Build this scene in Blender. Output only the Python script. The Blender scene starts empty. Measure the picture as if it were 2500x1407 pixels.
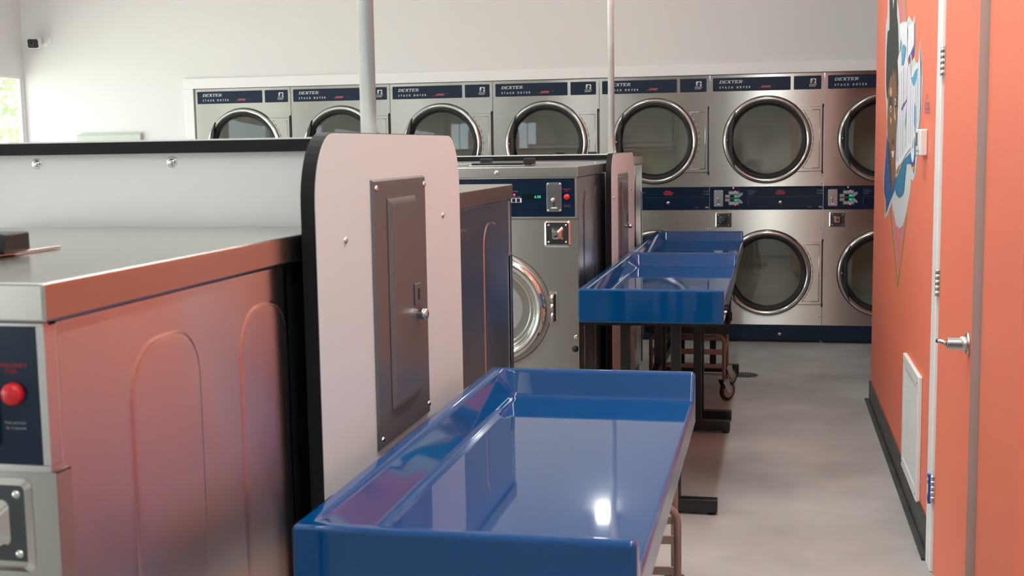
import bpy, bmesh, math, random
from mathutils import Vector, Matrix
from mathutils.geometry import tessellate_polygon
PI = math.pi
S = bpy.context.scene
COL = S.collection
random.seed(7)

# ------------------------------------------------------------------ camera
F, YAW, PITCH, ROLL, CAMH = 2989.0, 0.211070, 0.114310, -0.015582, 1.43787
IW, IH = 2500.0, 1407.0
cy, sy, cp, sp = math.cos(YAW), math.sin(YAW), math.cos(PITCH), math.sin(PITCH)
FWD = Vector((-sy*cp, cy*cp, -sp)); _r = Vector((cy, sy, 0)); _u = _r.cross(FWD)
cr, sr = math.cos(ROLL), math.sin(ROLL)
RGT = cr*_r + sr*_u; UPV = -sr*_r + cr*_u
EYE = Vector((0, 0, CAMH))
cam = bpy.data.cameras.new('camera'); camo = bpy.data.objects.new('camera', cam); COL.objects.link(camo)
m = Matrix((RGT, UPV, -FWD)).transposed().to_4x4(); m.translation = EYE
camo.matrix_world = m
cam.sensor_fit = 'HORIZONTAL'; cam.sensor_width = 36.0; cam.lens = F/IW*36.0
cam.clip_start = 0.05; cam.clip_end = 200
cam.dof.use_dof = True; cam.dof.focus_distance = 4.6; cam.dof.aperture_fstop = 10.0
S.camera = camo

def ray_to(px, py, axis, val):
    """real point where the sight line through a photo pixel meets an axis-aligned plane of the room"""
    d = FWD + RGT*((px-IW/2)/F) - UPV*((py-IH/2)/F)
    t = (val-EYE[axis])/d[axis]
    return EYE + d*t

# ------------------------------------------------------------------ light and exposure
S.view_settings.view_transform = 'Standard'; S.view_settings.look = 'None'
S.view_settings.gamma = 1.0; S.view_settings.use_curve_mapping = False
S.view_settings.exposure = 0.0
CEIL = 3.45
w = bpy.data.worlds.new('sky'); S.world = w; w.use_nodes = True
bg = w.node_tree.nodes['Background']
bg.inputs[0].default_value = (0.82, 0.92, 1.0, 1); bg.inputs[1].default_value = 3.4
sun = bpy.data.lights.new('sun', 'SUN'); sun.energy = 17.0; sun.angle = 0.01; sun.color = (1, .96, .9)
suno = bpy.data.objects.new('sun', sun); COL.objects.link(suno)
suno.rotation_euler = Vector((0.30, 0.04, -0.95)).to_track_quat('-Z', 'Y').to_euler()
PANEL_W = 20.0      # strength of the ceiling light panels

# ------------------------------------------------------------------ materials
def pmat(name, col, rough=.5, metal=0., spec=.5, coat=0., emit=None, estr=0., aniso=0.):
    M = bpy.data.materials.new(name); M.use_nodes = True
    b = M.node_tree.nodes['Principled BSDF']
    b.inputs['Base Color'].default_value = (*col, 1); b.inputs['Roughness'].default_value = rough
    b.inputs['Metallic'].default_value = metal; b.inputs['Specular IOR Level'].default_value = spec
    b.inputs['Coat Weight'].default_value = coat; b.inputs['Coat Roughness'].default_value = .03
    if emit:
        b.inputs['Emission Color'].default_value = (*emit, 1); b.inputs['Emission Strength'].default_value = estr
    b.inputs['Anisotropic'].default_value = aniso
    return M
def N(M, t, **k):
    n = M.node_tree.nodes.new(t)
    for a, v in k.items(): setattr(n, a, v)
    return n
def bump(M, scale, strength, dist=.01, detail=2, mapscale=(1, 1, 1)):
    L = M.node_tree.links; b = M.node_tree.nodes['Principled BSDF']
    tc = N(M, 'ShaderNodeTexCoord'); mp = N(M, 'ShaderNodeMapping'); mp.inputs['Scale'].default_value = mapscale
    no = N(M, 'ShaderNodeTexNoise'); no.inputs['Scale'].default_value = scale; no.inputs['Detail'].default_value = detail
    bu = N(M, 'ShaderNodeBump'); bu.inputs['Strength'].default_value = strength; bu.inputs['Distance'].default_value = dist
    L.new(tc.outputs['Object'], mp.inputs[0]); L.new(mp.outputs[0], no.inputs['Vector'])
    L.new(no.outputs[0], bu.inputs['Height']); L.new(bu.outputs[0], b.inputs['Normal'])
    return no
def mottle(M, scale, c1, c2, detail=6, mapscale=(1, 1, 1), lo=.35, hi=.65, rough=None):
    L = M.node_tree.links; b = M.node_tree.nodes['Principled BSDF']
    tc = N(M, 'ShaderNodeTexCoord'); mp = N(M, 'ShaderNodeMapping'); mp.inputs['Scale'].default_value = mapscale
    no = N(M, 'ShaderNodeTexNoise'); no.inputs['Scale'].default_value = scale; no.inputs['Detail'].default_value = detail
    cr_ = N(M, 'ShaderNodeValToRGB')
    cr_.color_ramp.elements[0].position = lo; cr_.color_ramp.elements[1].position = hi
    cr_.color_ramp.elements[0].color = (*c1, 1); cr_.color_ramp.elements[1].color = (*c2, 1)
    L.new(tc.outputs['Object'], mp.inputs[0]); L.new(mp.outputs[0], no.inputs['Vector'])
    L.new(no.outputs[0], cr_.inputs[0]); L.new(cr_.outputs[0], b.inputs['Base Color'])
    if rough:
        mr = N(M, 'ShaderNodeMapRange'); mr.inputs['To Min'].default_value = rough[0]; mr.inputs['To Max'].default_value = rough[1]
        L.new(no.outputs[0], mr.inputs[0]); L.new(mr.outputs[0], b.inputs['Roughness'])
    return no

MAT = {}
def reg(k, M): MAT[k] = M; return M
st = reg('steel', pmat('brushed_steel', (.46, .448, .42), .30, 1., aniso=1.))
tn = N(st, 'ShaderNodeTangent', direction_type='RADIAL', axis='Z')
st.node_tree.links.new(tn.outputs[0], st.node_tree.nodes['Principled BSDF'].inputs['Tangent'])
st.node_tree.nodes['Principled BSDF'].inputs['Anisotropic Rotation'].default_value = .25; bump(st, 1.6, .035, .02, 0)
sd = reg('steel_side', pmat('sheet_steel', (.60, .58, .57), .27, 1., aniso=1.)); sd.node_tree.nodes['Principled BSDF'].inputs['Anisotropic Rotation'].default_value = .25; bump(sd, 2.6, .22, .02, 1, (1, 1, .45))
sd.node_tree.links.new(N(sd, 'ShaderNodeTangent', direction_type='RADIAL', axis='Z').outputs[0], sd.node_tree.nodes['Principled BSDF'].inputs['Tangent'])
reg('steel_top', pmat('top_steel', (.52, .51, .485), .25, 1.)); bump(MAT['steel_top'], 3, .06, .02, 1)
reg('chrome', pmat('polished_steel', (.72, .70, .67), .12, 1.))
reg('chrome_soft', pmat('satin_chrome', (.62, .60, .57), .25, 1.))
reg('coin_plate', pmat('coin_plate_steel', (.55, .56, .58), .22, 1.))
reg('dark_plate', pmat('dark_lock_plate', (.10, .105, .115), .30, .9))
reg('galv', pmat('galvanised', (.62, .63, .62), .4, .25)); mottle(MAT['galv'], 30, (.58, .60, .58), (.72, .74, .72), 3, (1, 1, .2))
reg('navy', pmat('navy_enamel', (.003, .014, .038), .22, 0, .35))
reg('navy_hdr', pmat('navy_print', (.004, .016, .042), .35, 0, .25))
reg('navy_kick', pmat('navy_kick', (.004, .016, .036), .35, 0, .3))
reg('black', pmat('black_plastic', (.012, .012, .013), .4))
reg('black_edge', pmat('black_edge_band', (.006, .006, .007), .5, 0, .25))
reg('rubber', pmat('rubber', (.010, .010, .010), .6))
reg('black_metal', pmat('black_paint', (.008, .008, .009), .38))
reg('white_lam', pmat('white_laminate', (.72, .73, .71), .42)); bump(MAT['white_lam'], 400, .05, .001, 2)
reg('wall', pmat('white_wall_paint', (.80, .80, .79), .75)); bump(MAT['wall'], 220, .06, .002, 3)
reg('ceil', pmat('ceiling_paint', (.82, .82, .81), .85))
reg('trimw', pmat('white_trim', (.88, .88, .87), .4))
reg('orange', pmat('orange_paint', (.88, .215, .125), .55)); bump(MAT['orange'], 260, .08, .002, 3)
reg('white_p', pmat('white_plastic', (.80, .80, .78), .4))
reg('door_edge', pmat('door_edge_steel', (.42, .36, .33), .5, .2))
reg('blue', pmat('blue_gelcoat', (.0008, .056, .195), .04, 0, .5, coat=.15)); bump(MAT['blue'], 2.0, .05, .02, 1)
fl = reg('floor', pmat('polished_concrete', (.4, .4, .39), .42)); mottle(fl, 1.6, (.24, .235, .225), (.47, .465, .45), 12, lo=.28, hi=.72, rough=(.55, .30))
reg('base', pmat('cove_base_rubber', (.030, .031, .031), .5)); mottle(MAT['base'], 6, (.022, .022, .022), (.055, .056, .056), 5)
reg('drum', pmat('drum_steel', (.78, .78, .72), .5, .1))
reg('panel_grey', pmat('grey_panel_enamel', (.16, .152, .150), .30, .35)); bump(MAT['panel_grey'], 5, .06, .01, 1)
reg('cart', pmat('cart_tube', (.34, .235, .20), .4, .4))
reg('caster', pmat('caster_wheel', (.30, .24, .20), .5))
reg('red', pmat('red_button', (.65, .012, .018), .3))
reg('red_print', pmat('red_print', (.45, .02, .03), .5))
reg('pink_print', pmat('red_logo_print', (.62, .10, .11), .5))
reg('white_print', pmat('white_print', (.75, .77, .78), .5))
reg('grey_print', pmat('grey_print', (.30, .33, .34), .5))
reg('dim_print', pmat('dim_print', (.10, .13, .16), .5))
reg('green_led', pmat('green_display', (.0, .05, .03), .4, emit=(.02, .85, .50), estr=1.0))
reg('red_led', pmat('red_indicator', (.1, 0, 0), .4, emit=(1., .06, .12), estr=2.2))
reg('disp', pmat('display_window', (.003, .012, .010), .15))
reg('lamp', pmat('lamp_diffuser', (.9, .9, .9), .5, emit=(.96, 1, .98), estr=PANEL_W))
reg('lamp_aisle', pmat('aisle_lamp_diffuser', (.9, .9, .9), .5, emit=(.97, 1, .98), estr=PANEL_W*2.2))
reg('spotlamp', pmat('spot_lens', (.9, .9, .9), .5, emit=(1, .99, .97), estr=40))
reg('leaf', pmat('leaf', (.36, .60, .22), .6)); reg('bark', pmat('bark', (.12, .08, .05), .8))
reg('ground', pmat('pale_concrete', (.55, .54, .50), .8))
reg('greywall', pmat('pale_green_panel', (.55, .60, .52), .5))
reg('tape', pmat('blue_tape', (.02, .10, .42), .6))
g = bpy.data.materials.new('door_glass'); g.use_nodes = True; nt = g.node_tree; nt.nodes.clear()
o_ = nt.nodes.new('ShaderNodeOutputMaterial'); mx = nt.nodes.new('ShaderNodeMixShader'); tr = nt.nodes.new('ShaderNodeBsdfTransparent')
gl = nt.nodes.new('ShaderNodeBsdfGlossy'); fr = nt.nodes.new('ShaderNodeLayerWeight'); pw = nt.nodes.new('ShaderNodeMath'); pw.operation = 'POWER'; pw.inputs[1].default_value = 5.0; ma = nt.nodes.new('ShaderNodeMath'); ma.operation = 'ADD'
tr.inputs[0].default_value = (.72, .735, .70, 1); gl.inputs['Roughness'].default_value = .03; fr.inputs[0].default_value = .5; ma.inputs[1].default_value = .10
nt.links.new(fr.outputs[1], pw.inputs[0]); nt.links.new(pw.outputs[0], ma.inputs[0]); nt.links.new(ma.outputs[0], mx.inputs[0]); nt.links.new(tr.outputs[0], mx.inputs[1]); nt.links.new(gl.outputs[0], mx.inputs[2]); nt.links.new(mx.outputs[0], o_.inputs[0])
MAT['glass'] = g
g2 = g.copy(); g2.name = 'window_glass'; MAT['wglass'] = g2
for n in g2.node_tree.nodes:
    if n.type == 'BSDF_TRANSPARENT': n.inputs[0].default_value = (.95, .97, .96, 1)
    if n.type == 'MATH' and n.operation == 'ADD': n.inputs[1].default_value = 0.0

# ------------------------------------------------------------------ mesh helpers
class MB:
    def __init__(s): s.bm = bmesh.new()
    def box(s, x0, x1, y0, y1, z0, z1):
        v = [s.bm.verts.new((x, y, z)) for x in (x0, x1) for y in (y0, y1) for z in (z0, z1)]
        for f in ((0, 1, 3, 2), (4, 6, 7, 5), (0, 4, 5, 1), (2, 3, 7, 6), (0, 2, 6, 4), (1, 5, 7, 3)):
            s.bm.faces.new([v[i] for i in f])
        return s
    def prism(s, pts, axis, a, b):
        """polygon pts (2D) extruded along axis (0,1,2) from a to b"""
        def P(p, t):
            if axis == 0: return (t, p[0], p[1])
            if axis == 1: return (p[0], t, p[1])
            return (p[0], p[1], t)
        A = [s.bm.verts.new(P(p, a)) for p in pts]; B = [s.bm.verts.new(P(p, b)) for p in pts]
        n = len(pts)
        s.bm.faces.new(A); s.bm.faces.new(B[::-1])
        for i in range(n): s.bm.faces.new((A[i], A[(i+1) % n], B[(i+1) % n], B[i]))
        return s
    def raised(s, pts, inner, axis, a, b):
        """polygon at a with a smaller copy at b joined by sloping sides (no back)"""
        def P(p, t):
            if axis == 0: return (t, p[0], p[1])
            if axis == 1: return (p[0], t, p[1])
            return (p[0], p[1], t)
        A = [s.bm.verts.new(P(p, a)) for p in pts]; B = [s.bm.verts.new(P(p, b)) for p in inner]
        n = len(pts); s.bm.faces.new(B)
        for i in range(n): s.bm.faces.new((A[i], A[(i+1) % n], B[(i+1) % n], B[i]))
        return s
    def lathe(s, prof, c, axis=1, n=48, a0=0., a1=2*PI):
        """profile [(radius, along-axis)] turned about an axis through c"""
        full = abs(a1-a0-2*PI) < 1e-6
        m_ = n if full else n+1
        rings = []
        for r, t in prof:
            ring = []
            if r < 1e-6:
                p = [0, 0, 0]; p[axis] = t
                v = s.bm.verts.new((c[0]+p[0], c[1]+p[1], c[2]+p[2])); ring = [v]*m_
            else:
                for i in range(m_):
                    a = a0+(a1-a0)*i/n; p = [0, 0, 0]; k = [j for j in range(3) if j != axis]
                    p[k[0]] = r*math.cos(a); p[k[1]] = r*math.sin(a); p[axis] = t
                    ring.append(s.bm.verts.new((c[0]+p[0], c[1]+p[1], c[2]+p[2])))
            rings.append(ring)
        for A, B in zip(rings, rings[1:]):
            for i in range(n):
                j = (i+1) % m_
                q = []
                for v in (A[i], A[j], B[j], B[i]):
                    if v not in q: q.append(v)
                if len(q) > 2:
                    f = s.bm.faces.new(q); f.smooth = True
        return s
    def cyl(s, c, r, h0, h1, axis=2, n=20):
        return s.lathe([(0, h0), (r, h0), (r, h1), (0, h1)], c, axis, n)
    def dome(s, c, r, h, axis=1, sgn=-1, n=14):
        pr = [(0, sgn*h)] + [(r*math.sin(a), sgn*h*math.cos(a)) for a in (.5, 1.0, 1.3, PI/2)]
        pr = [(q, t) for q, t in pr]
        return s.lathe(pr, c, axis, n)
    def tube(s, pts, r, n=10):
        pts = [Vector(p) for p in pts]; rings = []
        prev = None
        for i, p in enumerate(pts):
            d = ((pts[min(i+1, len(pts)-1)]-p).normalized() + (p-pts[max(i-1, 0)]).normalized())
            d = d.normalized() if d.length > 1e-6 else Vector((0, 0, 1))
            up = prev if prev is not None else (Vector((0, 0, 1)) if abs(d.z) < .9 else Vector((1, 0, 0)))
            a = d.cross(up); a = a.normalized() if a.length > 1e-6 else d.orthogonal().normalized()
            b = a.cross(d).normalized(); prev = b
            rings.append([s.bm.verts.new(p + a*r*math.cos(2*PI*k/n) + b*r*math.sin(2*PI*k/n)) for k in range(n)])
        for A, B in zip(rings, rings[1:]):
            for k in range(n):
                f = s.bm.faces.new((A[k], A[(k+1) % n], B[(k+1) % n], B[k])); f.smooth = True
        s.bm.faces.new(rings[0][::-1]); s.bm.faces.new(rings[-1])
        return s
    def build(s, name, mat, parent=None, bevel=0., seg=2, label=None):
        bmesh.ops.recalc_face_normals(s.bm, faces=s.bm.faces[:])
        me = bpy.data.meshes.new(name); s.bm.to_mesh(me); s.bm.free()
        me.materials.append(MAT[mat] if isinstance(mat, str) else mat)
        o = bpy.data.objects.new(name, me); COL.objects.link(o)
        if parent: o.parent = parent
        if bevel:
            b = o.modifiers.new('bevel', 'BEVEL'); b.width = bevel; b.segments = seg; b.limit_method = 'ANGLE'; b.angle_limit = .6
            b.harden_normals = False
            for p in me.polygons: p.use_smooth = True
            wn = o.modifiers.new('wn', 'WEIGHTED_NORMAL'); wn.keep_sharp = True; wn.weight = 90
        if label: o['label'] = label
        return o
def rrect(x0, x1, z0, z1, r, n=5):
    out = []
    for cx_, cz_, a in ((x1-r, z1-r, 0), (x0+r, z1-r, PI/2), (x0+r, z0+r, PI), (x1-r, z0+r, 1.5*PI)):
        for i in range(n+1):
            t = a+PI/2*i/n; out.append((cx_+r*math.cos(t), cz_+r*math.sin(t)))
    return out
def plate_hole(mb, x0, x1, z0, z1, cx_, cz_, r, y, n=64):
    """rectangle in the XZ plane with a round hole"""
    ang = [2*PI*i/n for i in range(n)] + [math.atan2(z-cz_, x-cx_) % (2*PI) for x in (x0, x1) for z in (z0, z1)]
    ang = sorted(set(round(a, 6) for a in ang)); A = []; B = []
    for a in ang:
        c, s_ = math.cos(a), math.sin(a); t = 1e9
        if c > 1e-9: t = min(t, (x1-cx_)/c)
        if c < -1e-9: t = min(t, (x0-cx_)/c)
        if s_ > 1e-9: t = min(t, (z1-cz_)/s_)
        if s_ < -1e-9: t = min(t, (z0-cz_)/s_)
        A.append(mb.bm.verts.new((cx_+t*c, y, cz_+t*s_))); B.append(mb.bm.verts.new((cx_+r*c, y, cz_+r*s_)))
    k = len(ang)
    for i in range(k): mb.bm.faces.new((A[i], A[(i+1) % k], B[(i+1) % k], B[i]))
def tag(o, label, cat, group=None):
    o['label'] = label; o['category'] = cat
    if group: o['group'] = group
    return o
def thing(name, label, cat, loc=(0, 0, 0), rz=0., group=None):
    o = bpy.data.objects.new(name, None); COL.objects.link(o); o.empty_display_size = .1
    o.location = loc; o.rotation_euler = (0, 0, rz)
    return tag(o, label, cat, group)
def struct(o): o['kind'] = 'structure'; return o
KIDS = {}
def kids(o): return [c for c in bpy.data.objects if c.parent == o]
def copy_tree(o, parent=None):
    c = o.copy(); COL.objects.link(c)
    if parent: c.parent = parent
    for k in kids(o): copy_tree(k, c)
    return c
def text_mesh(s, size, shear=0., bold=0., spacing=1., xs=1.):
    """flat lettering in the XZ plane reading towards -Y, lower left corner at 0,0"""
    cu = bpy.data.curves.new('t', 'FONT'); cu.body = s; cu.size = size; cu.shear = shear; cu.offset = bold; cu.space_character = spacing; cu.resolution_u = 2
    o = bpy.data.objects.new('t', cu); COL.objects.link(o)
    bpy.context.view_layer.update()
    me = bpy.data.meshes.new_from_object(o)
    bpy.data.objects.remove(o)
    return [((v.co.x*xs, v.co.y)) for v in me.vertices], [tuple(p.vertices) for p in me.polygons]
def put_text(mb, s, x, y, z, size, **k):
    V, P = text_mesh(s, size, **k)
    vs = [mb.bm.verts.new((x+a, y, z+b)) for a, b in V]
    for p in P:
        try: mb.bm.faces.new([vs[i] for i in p])
        except ValueError: pass
    return mb
# slab-serif italic capitals for the maker's plate, as strokes in a 1 x 1 cell: (x0,y0,x1,y1,width)
GLY = {'D': [(.18, 0, .18, 1, .2), (0, .06, .6, .06, .12), (0, .94, .6, .94, .12), (.6, .06, .88, .3, .16), (.88, .3, .88, .7, .2), (.88, .7, .6, .94, .16)],
       'E': [(.18, 0, .18, 1, .2), (0, .06, .9, .06, .12), (0, .94, .9, .94, .12), (.18, .5, .65, .5, .12), (.86, .06, .86, .28, .1), (.86, .94, .86, .72, .1)],
       'X': [(.12, 0, .88, 1, .14), (.12, 1, .88, 0, .22), (0, .06, .32, .06, .12), (.66, .06, 1, .06, .12), (0, .94, .34, .94, .12), (.66, .94, 1, .94, .12)],
       'T': [(.5, 0, .5, 1, .2), (0, .94, 1, .94, .12), (.3, .06, .7, .06, .12), (.05, .94, .05, .7, .1), (.95, .94, .95, .7, .1)],
       'R': [(.18, 0, .18, 1, .2), (0, .06, .38, .06, .12), (0, .94, .65, .94, .12), (.18, .48, .65, .48, .12), (.8, .58, .8, .85, .2), (.5, .48, .85, .04, .2), (.75, .06, 1, .06, .12)]}
def slab(mb, s, x, y, z, cw, ch, gap=.12, shear=.35):
    for i, c in enumerate(s):
        if c not in GLY: continue
        for x0, y0, x1, y1, wd in GLY[c]:
            a = Vector((x0, y0)); b = Vector((x1, y1)); d = (b-a).normalized(); q = Vector((-d.y, d.x))*wd/2
            P = [(a+q), (b+q), (b-q), (a-q)]
            mb.bm.faces.new([mb.bm.verts.new((x+i*cw*(1+gap)+p.x*cw+p.y*ch*shear, y, z+p.y*ch)) for p in P])

# ================================================================== the room
XL, XR, YB, YF = -5.94, 3.6, 9.0, -4.2
struct(MB().box(XL-.16, XR+.16, YF-.16, YB+1.1, -.12, 0).build('floor', 'floor'))
struct(MB().box(XL-.16, XR+.16, YF-.16, YB+1.1, CEIL, CEIL+.15).build('ceiling', 'ceil'))
DX0, DH, NDR, DW = -4.453, 1.93, 7, .80
DX1 = DX0+NDR*DW
b = MB().box(XL-.02, DX0-.006, YB, YB+.15, 0, CEIL).box(DX1+.006, XR, YB, YB+.15, 0, CEIL).box(DX0-.006, DX1+.006, YB, YB+.15, DH+.004, CEIL)
struct(b.build('wall_back', 'wall'))
# left wall with two openings
def wall_open(name, axis, pos, thick, a0, a1, openings, mat):
    b_ = MB(); cur = a0
    def bx(u0, u1, z0, z1):
        if u1-u0 < 1e-4: return
        if axis == 0: b_.box(pos-thick, pos, u0, u1, z0, z1)
        else: b_.box(u0, u1, pos-thick, pos, z0, z1)
    for u0, u1, z0, z1 in openings:
        bx(cur, u0, 0, CEIL); bx(u0, u1, 0, z0); bx(u0, u1, z1, CEIL); cur = u1
    bx(cur, a1, 0, CEIL)
    return struct(b_.build(name, mat))
WL = [(-2.5, 2.2, .35, 2.07), (3.2, 5.6, .35, 2.07), (5.9, 8.975, .35, 2.07)]
wall_open('wall_left', 0, XL, .05, YF, YB, WL, 'wall')
WF = [(-5.6, -4.6, .3, 2.6)]
wall_open('wall_front', 1, YF, .16, XL-.2, XR, WF, 'wall')
struct(MB().box(XR, XR+.16, YF-.16, YB+.15, 0, CEIL).build('wall_right', 'wall'))
k = 1
for (u0, u1, z0, z1), ax in [(q, 0) for q in WL]+[(q, 1) for q in WF]:
    fw_ = .05 if ax else .022; b = MB()
    P = XL-.025 if ax == 0 else YF-.08
    def bb(a0, a1, c0, c1, t=.015, mb=None):
        if ax == 0: mb.box(P-t, P+t, a0, a1, c0, c1)
        else: mb.box(a0, a1, P-t, P+t, c0, c1)
    bb(u0, u0+fw_, z0, z1, mb=b); bb(u1-fw_, u1, z0, z1, mb=b); bb(u0+fw_, u1-fw_, z0, z0+fw_, mb=b); bb(u0+fw_, u1-fw_, z1-fw_, z1, mb=b)
    if ax == 1 and u1-u0 > .8: bb((u0+u1)/2-.02, (u0+u1)/2+.02, z0+fw_, z1-fw_, mb=b)
    wo = struct(b.build('window_%d' % k, 'trimw'))
    pb = MB(); bb(u0+fw_, u1-fw_, z0+fw_, z1-fw_, .003, mb=pb); pb.build('window_pane', 'wglass', wo)
    k += 1
# white surround of the dryers
b = MB().box(DX0-.085, DX1+.085, YB-.018, YB-.001, DH+.003, DH+.083).box(DX0-.085, DX0-.004, YB-.018, YB-.001, 0, DH+.003).box(DX1+.004, DX1+.085, YB-.018, YB-.001, 0, DH+.003)
struct(b.build('trim_1', 'trimw', bevel=.002))

# orange closet block on the right: wall with door
OX, OY0, OY1 = .54, 2.86, 6.98
DY0, DY1, DZ = 3.385, 4.17, 2.06      # door opening
b = MB().box(OX, OX+.12, DY1, OY1, 0, CEIL).box(OX, OX+.12, OY0, DY0, 0, CEIL).box(OX, OX+.12, DY0, DY1, DZ, CEIL)
b.box(OX+.12, XR-.001, OY1-.12, OY1, 0, CEIL).box(OX+.12, XR-.001, OY0, OY0+.12, 0, CEIL)
struct(b.build('wall_closet', 'orange'))
b = MB().box(OX-.009, OX-.0005, DY1+.115, OY1+.009, 0.0, .115).box(OX-.03, OX-.009, DY1+.115, OY1+.03, .0, .012)
b.box(OX-.009, XR-.001, OY1, OY1+.009, 0, .115)
struct(b.build('baseboard_right', 'base', bevel=.003))
struct(MB().box(OX-.009, OX-.0005, OY0, DY0-.005, 0.0, .115).build('baseboard_near', 'base', bevel=.003))
struct(MB().box(OX-.018, OX-.0005, DY1+.005, DY1+.115, 0, DZ+.09).box(OX-.018, OX-.0005, DY0-.02, DY1+.005, DZ+.003, DZ+.09)
       .box(OX, OX+.10, DY1-.012, DY1-.0005, 0, DZ-.0005).build('trim_2', 'trimw', bevel=.004))
# door leaf, a little ajar; its local frame turns about the hinge line
door = MB().box(-.004, .037, -(DY1-DY0)+.02, -.006, .012, DZ-.006).build('door_1', 'orange', bevel=.002)
door.location = (OX-.006, DY1-.010, 0); door.rotation_euler = (0, 0, math.radians(-1.0)); struct(door)
MB().box(-.0035, .0365, -(DY1-DY0)+.016, -(DY1-DY0)+.0199, .014, DZ-.008).build('edge_strip', 'door_edge', door)
for hz in (1.690, .980, .292):
    h = MB()
    for q in range(5):
        z0 = hz-.045+q*.018; h.cyl((-.010, -.001, 0), .0065, z0+.0002, z0+.0178, 2, 10)
    h.box(-.0075, -.0042, -.034, -.004, hz-.045, hz+.045)
    h.build('hinge', 'chrome_soft', door)
hd = MB().lathe([(0, -.0125), (.026, -.0125), (.031, -.008), (.031, -.0045), (0, -.0045)], (0, -.728, .895), 0, 24)
hd.lathe([(.020, -.0125), (.020, -.026), (.0165, -.029), (.0165, -.058), (.014, -.060), (0, -.060)], (0, -.728, .895), 0, 24)
hd.build('door_handle', 'chrome_soft', door)
MB().tube([(-.0602, -.728, .895), (-.068, -.725, .897), (-.076, -.716, .899), (-.082, -.704, .898)], .0065, 8).build('handle_lever', 'chrome_soft', door)
t = MB()
for q in range(9):
    z0 = .235+q*.011; t.box(OX-.026-.004*random.random(), OX-.0182, DY1+.006, DY1+.016+.01*random.random(), z0, z0+.010)
tag(t.build('tape_scrap', 'tape'), 'crumpled blue masking tape stuck on white door casing by the lowest hinge', 'tape')

# ------------------------------------------------------------------ things on the orange wall
def onw(px, py): p = ray_to(px, py, 0, OX); return (p.y, p.z)
mural = thing('wall_mural', 'painted mural of a dark-haired face and white graffiti lettering on the orange wall', 'mural', (OX, 5.2, 1.3))
LAY = [0]
def paint(name, polys, col, rough=.6):
    LAY[0] += 1; M_ = pmat('paint_'+name, col, rough)
    for i_, q in enumerate(polys): paint_one(name, [q], M_, -.0003-.00012*LAY[0]-.000005*i_)
def paint_one(name, polys, M_, x1):
    b_ = MB()
    for pl in polys:
        co = [Vector((onw(*p)[0]-5.2, onw(*p)[1]-1.3, 0)) for p in pl]
        vs = [b_.bm.verts.new((x1, c.x, c.y)) for c in co]
        for t in tessellate_polygon([co]):
            f = b_.bm.faces.new([vs[i] for i in t]); f.normal_update()
            if f.normal.x > 0: f.normal_flip()
    me = bpy.data.meshes.new(name); b_.bm.to_mesh(me); b_.bm.free()
    me.materials.append(M_); o = bpy.data.objects.new(name, me); COL.objects.link(o); o.parent = mural
    return o
def oval(cx_, cy_, rx, ry, n=14): return [(cx_+rx*math.cos(2*PI*i/n), cy_+ry*math.sin(2*PI*i/n)) for i in range(n)]
def line(p, q, wd): return [(p[0]-wd, p[1]), (p[0]+wd, p[1]), (q[0]+wd, q[1]), (q[0]-wd, q[1])]
paint('pink_rays', [[(2193, -60), (2200, -60), (2201, 54), (2199, 54)], [(2202, -60), (2206, -60), (2209, 52), (2204, 52)],
                    [(2177, 505), (2182, 495), (2188, 600), (2183, 560)], [(2186, 560), (2190, 555), (2193, 660), (2189, 640)], [(2195, 555), (2199, 560), (2196, 650), (2194, 600)], [(2201, 550), (2208, 540), (2203, 600)]], (.62, .24, .30))
paint('green_diamond', [line((2173, 505), (2191.5, 702), 1.2), line((2214, 525), (2191.5, 702), 1.2), line((2207, -60), (2214, 54), 1.2), line((2191, -60), (2193, 12), 1)], (.30, .30, .07))
paint('pale_outline', [[(2169, -60), (2168, 0), (2167, 40), (2163, 60), (2161.5, 150), (2161, 210), (2164, 260), (2166, 310), (2164, 350), (2160, 400), (2156.5, 445), (2158, 478), (2161.5, 490), (2160, 535), (2166, 528), (2178, 494),
                        (2182, 520), (2188, 550), (2196, 558), (2205, 551), (2214, 515), (2222, 470), (2224.5, 436), (2229, 443), (2234, 430), (2237, 405), (2240, 372), (2246, 305), (2250, 265), (2253, 200), (2250, 140), (2246.5, 96), (2243, 150), (2238, 155), (2234.5, 145), (2234.5, 36), (2229, 54), (2219, 39), (2214, 53), (2205, 53), (2198, 58), (2194, 20), (2191, 0), (2190, -60)]], (.62, .66, .66))
paint('hair', [[(2172, -60), (2172, 73), (2167.5, 77), (2165, 120), (2163.5, 205), (2165, 235), (2169, 250), (2177, 230), (2186, 215), (2192, 225), (2195, 200), (2195, 130), (2193, 60), (2190.5, 36), (2190, -60)]], (.035, .036, .034))
paint('hair_gap', [[(2178.5, -40), (2181.5, 23), (2186, -40)]], (.62, .66, .66))
paint('jacket', [[(2164.5, 350), (2166, 330), (2170, 360), (2176, 420), (2184, 440), (2189, 425), (2190, 440), (2184, 468), (2174, 492), (2163, 524), (2163, 490), (2158.5, 470), (2158.5, 440)]], (.025, .10, .30))
paint('face', [[(2168, 255), (2168.5, 225), (2172, 200), (2176, 182), (2179, 190), (2181, 166), (2185, 185), (2187, 165), (2192, 178), (2194, 225), (2193, 300), (2191, 380), (2187, 425), (2183, 445), (2178, 468), (2173, 440), (2170, 400), (2168, 340), (2166.5, 300)]], (.22, .115, .060))
paint('face_shade', [[(2187, 165), (2192, 178), (2194, 225), (2193, 245), (2189, 215)], [(2172, 225), (2179, 232), (2180, 265), (2175, 255), (2171, 262)], [(2184, 238), (2191, 235), (2192, 262), (2186, 262)], [(2178, 345), (2184, 335), (2183, 362), (2180, 362)], [(2168, 345), (2172, 350), (2176, 400), (2178, 466), (2173, 440), (2170, 400)]], (.085, .042, .026))
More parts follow.
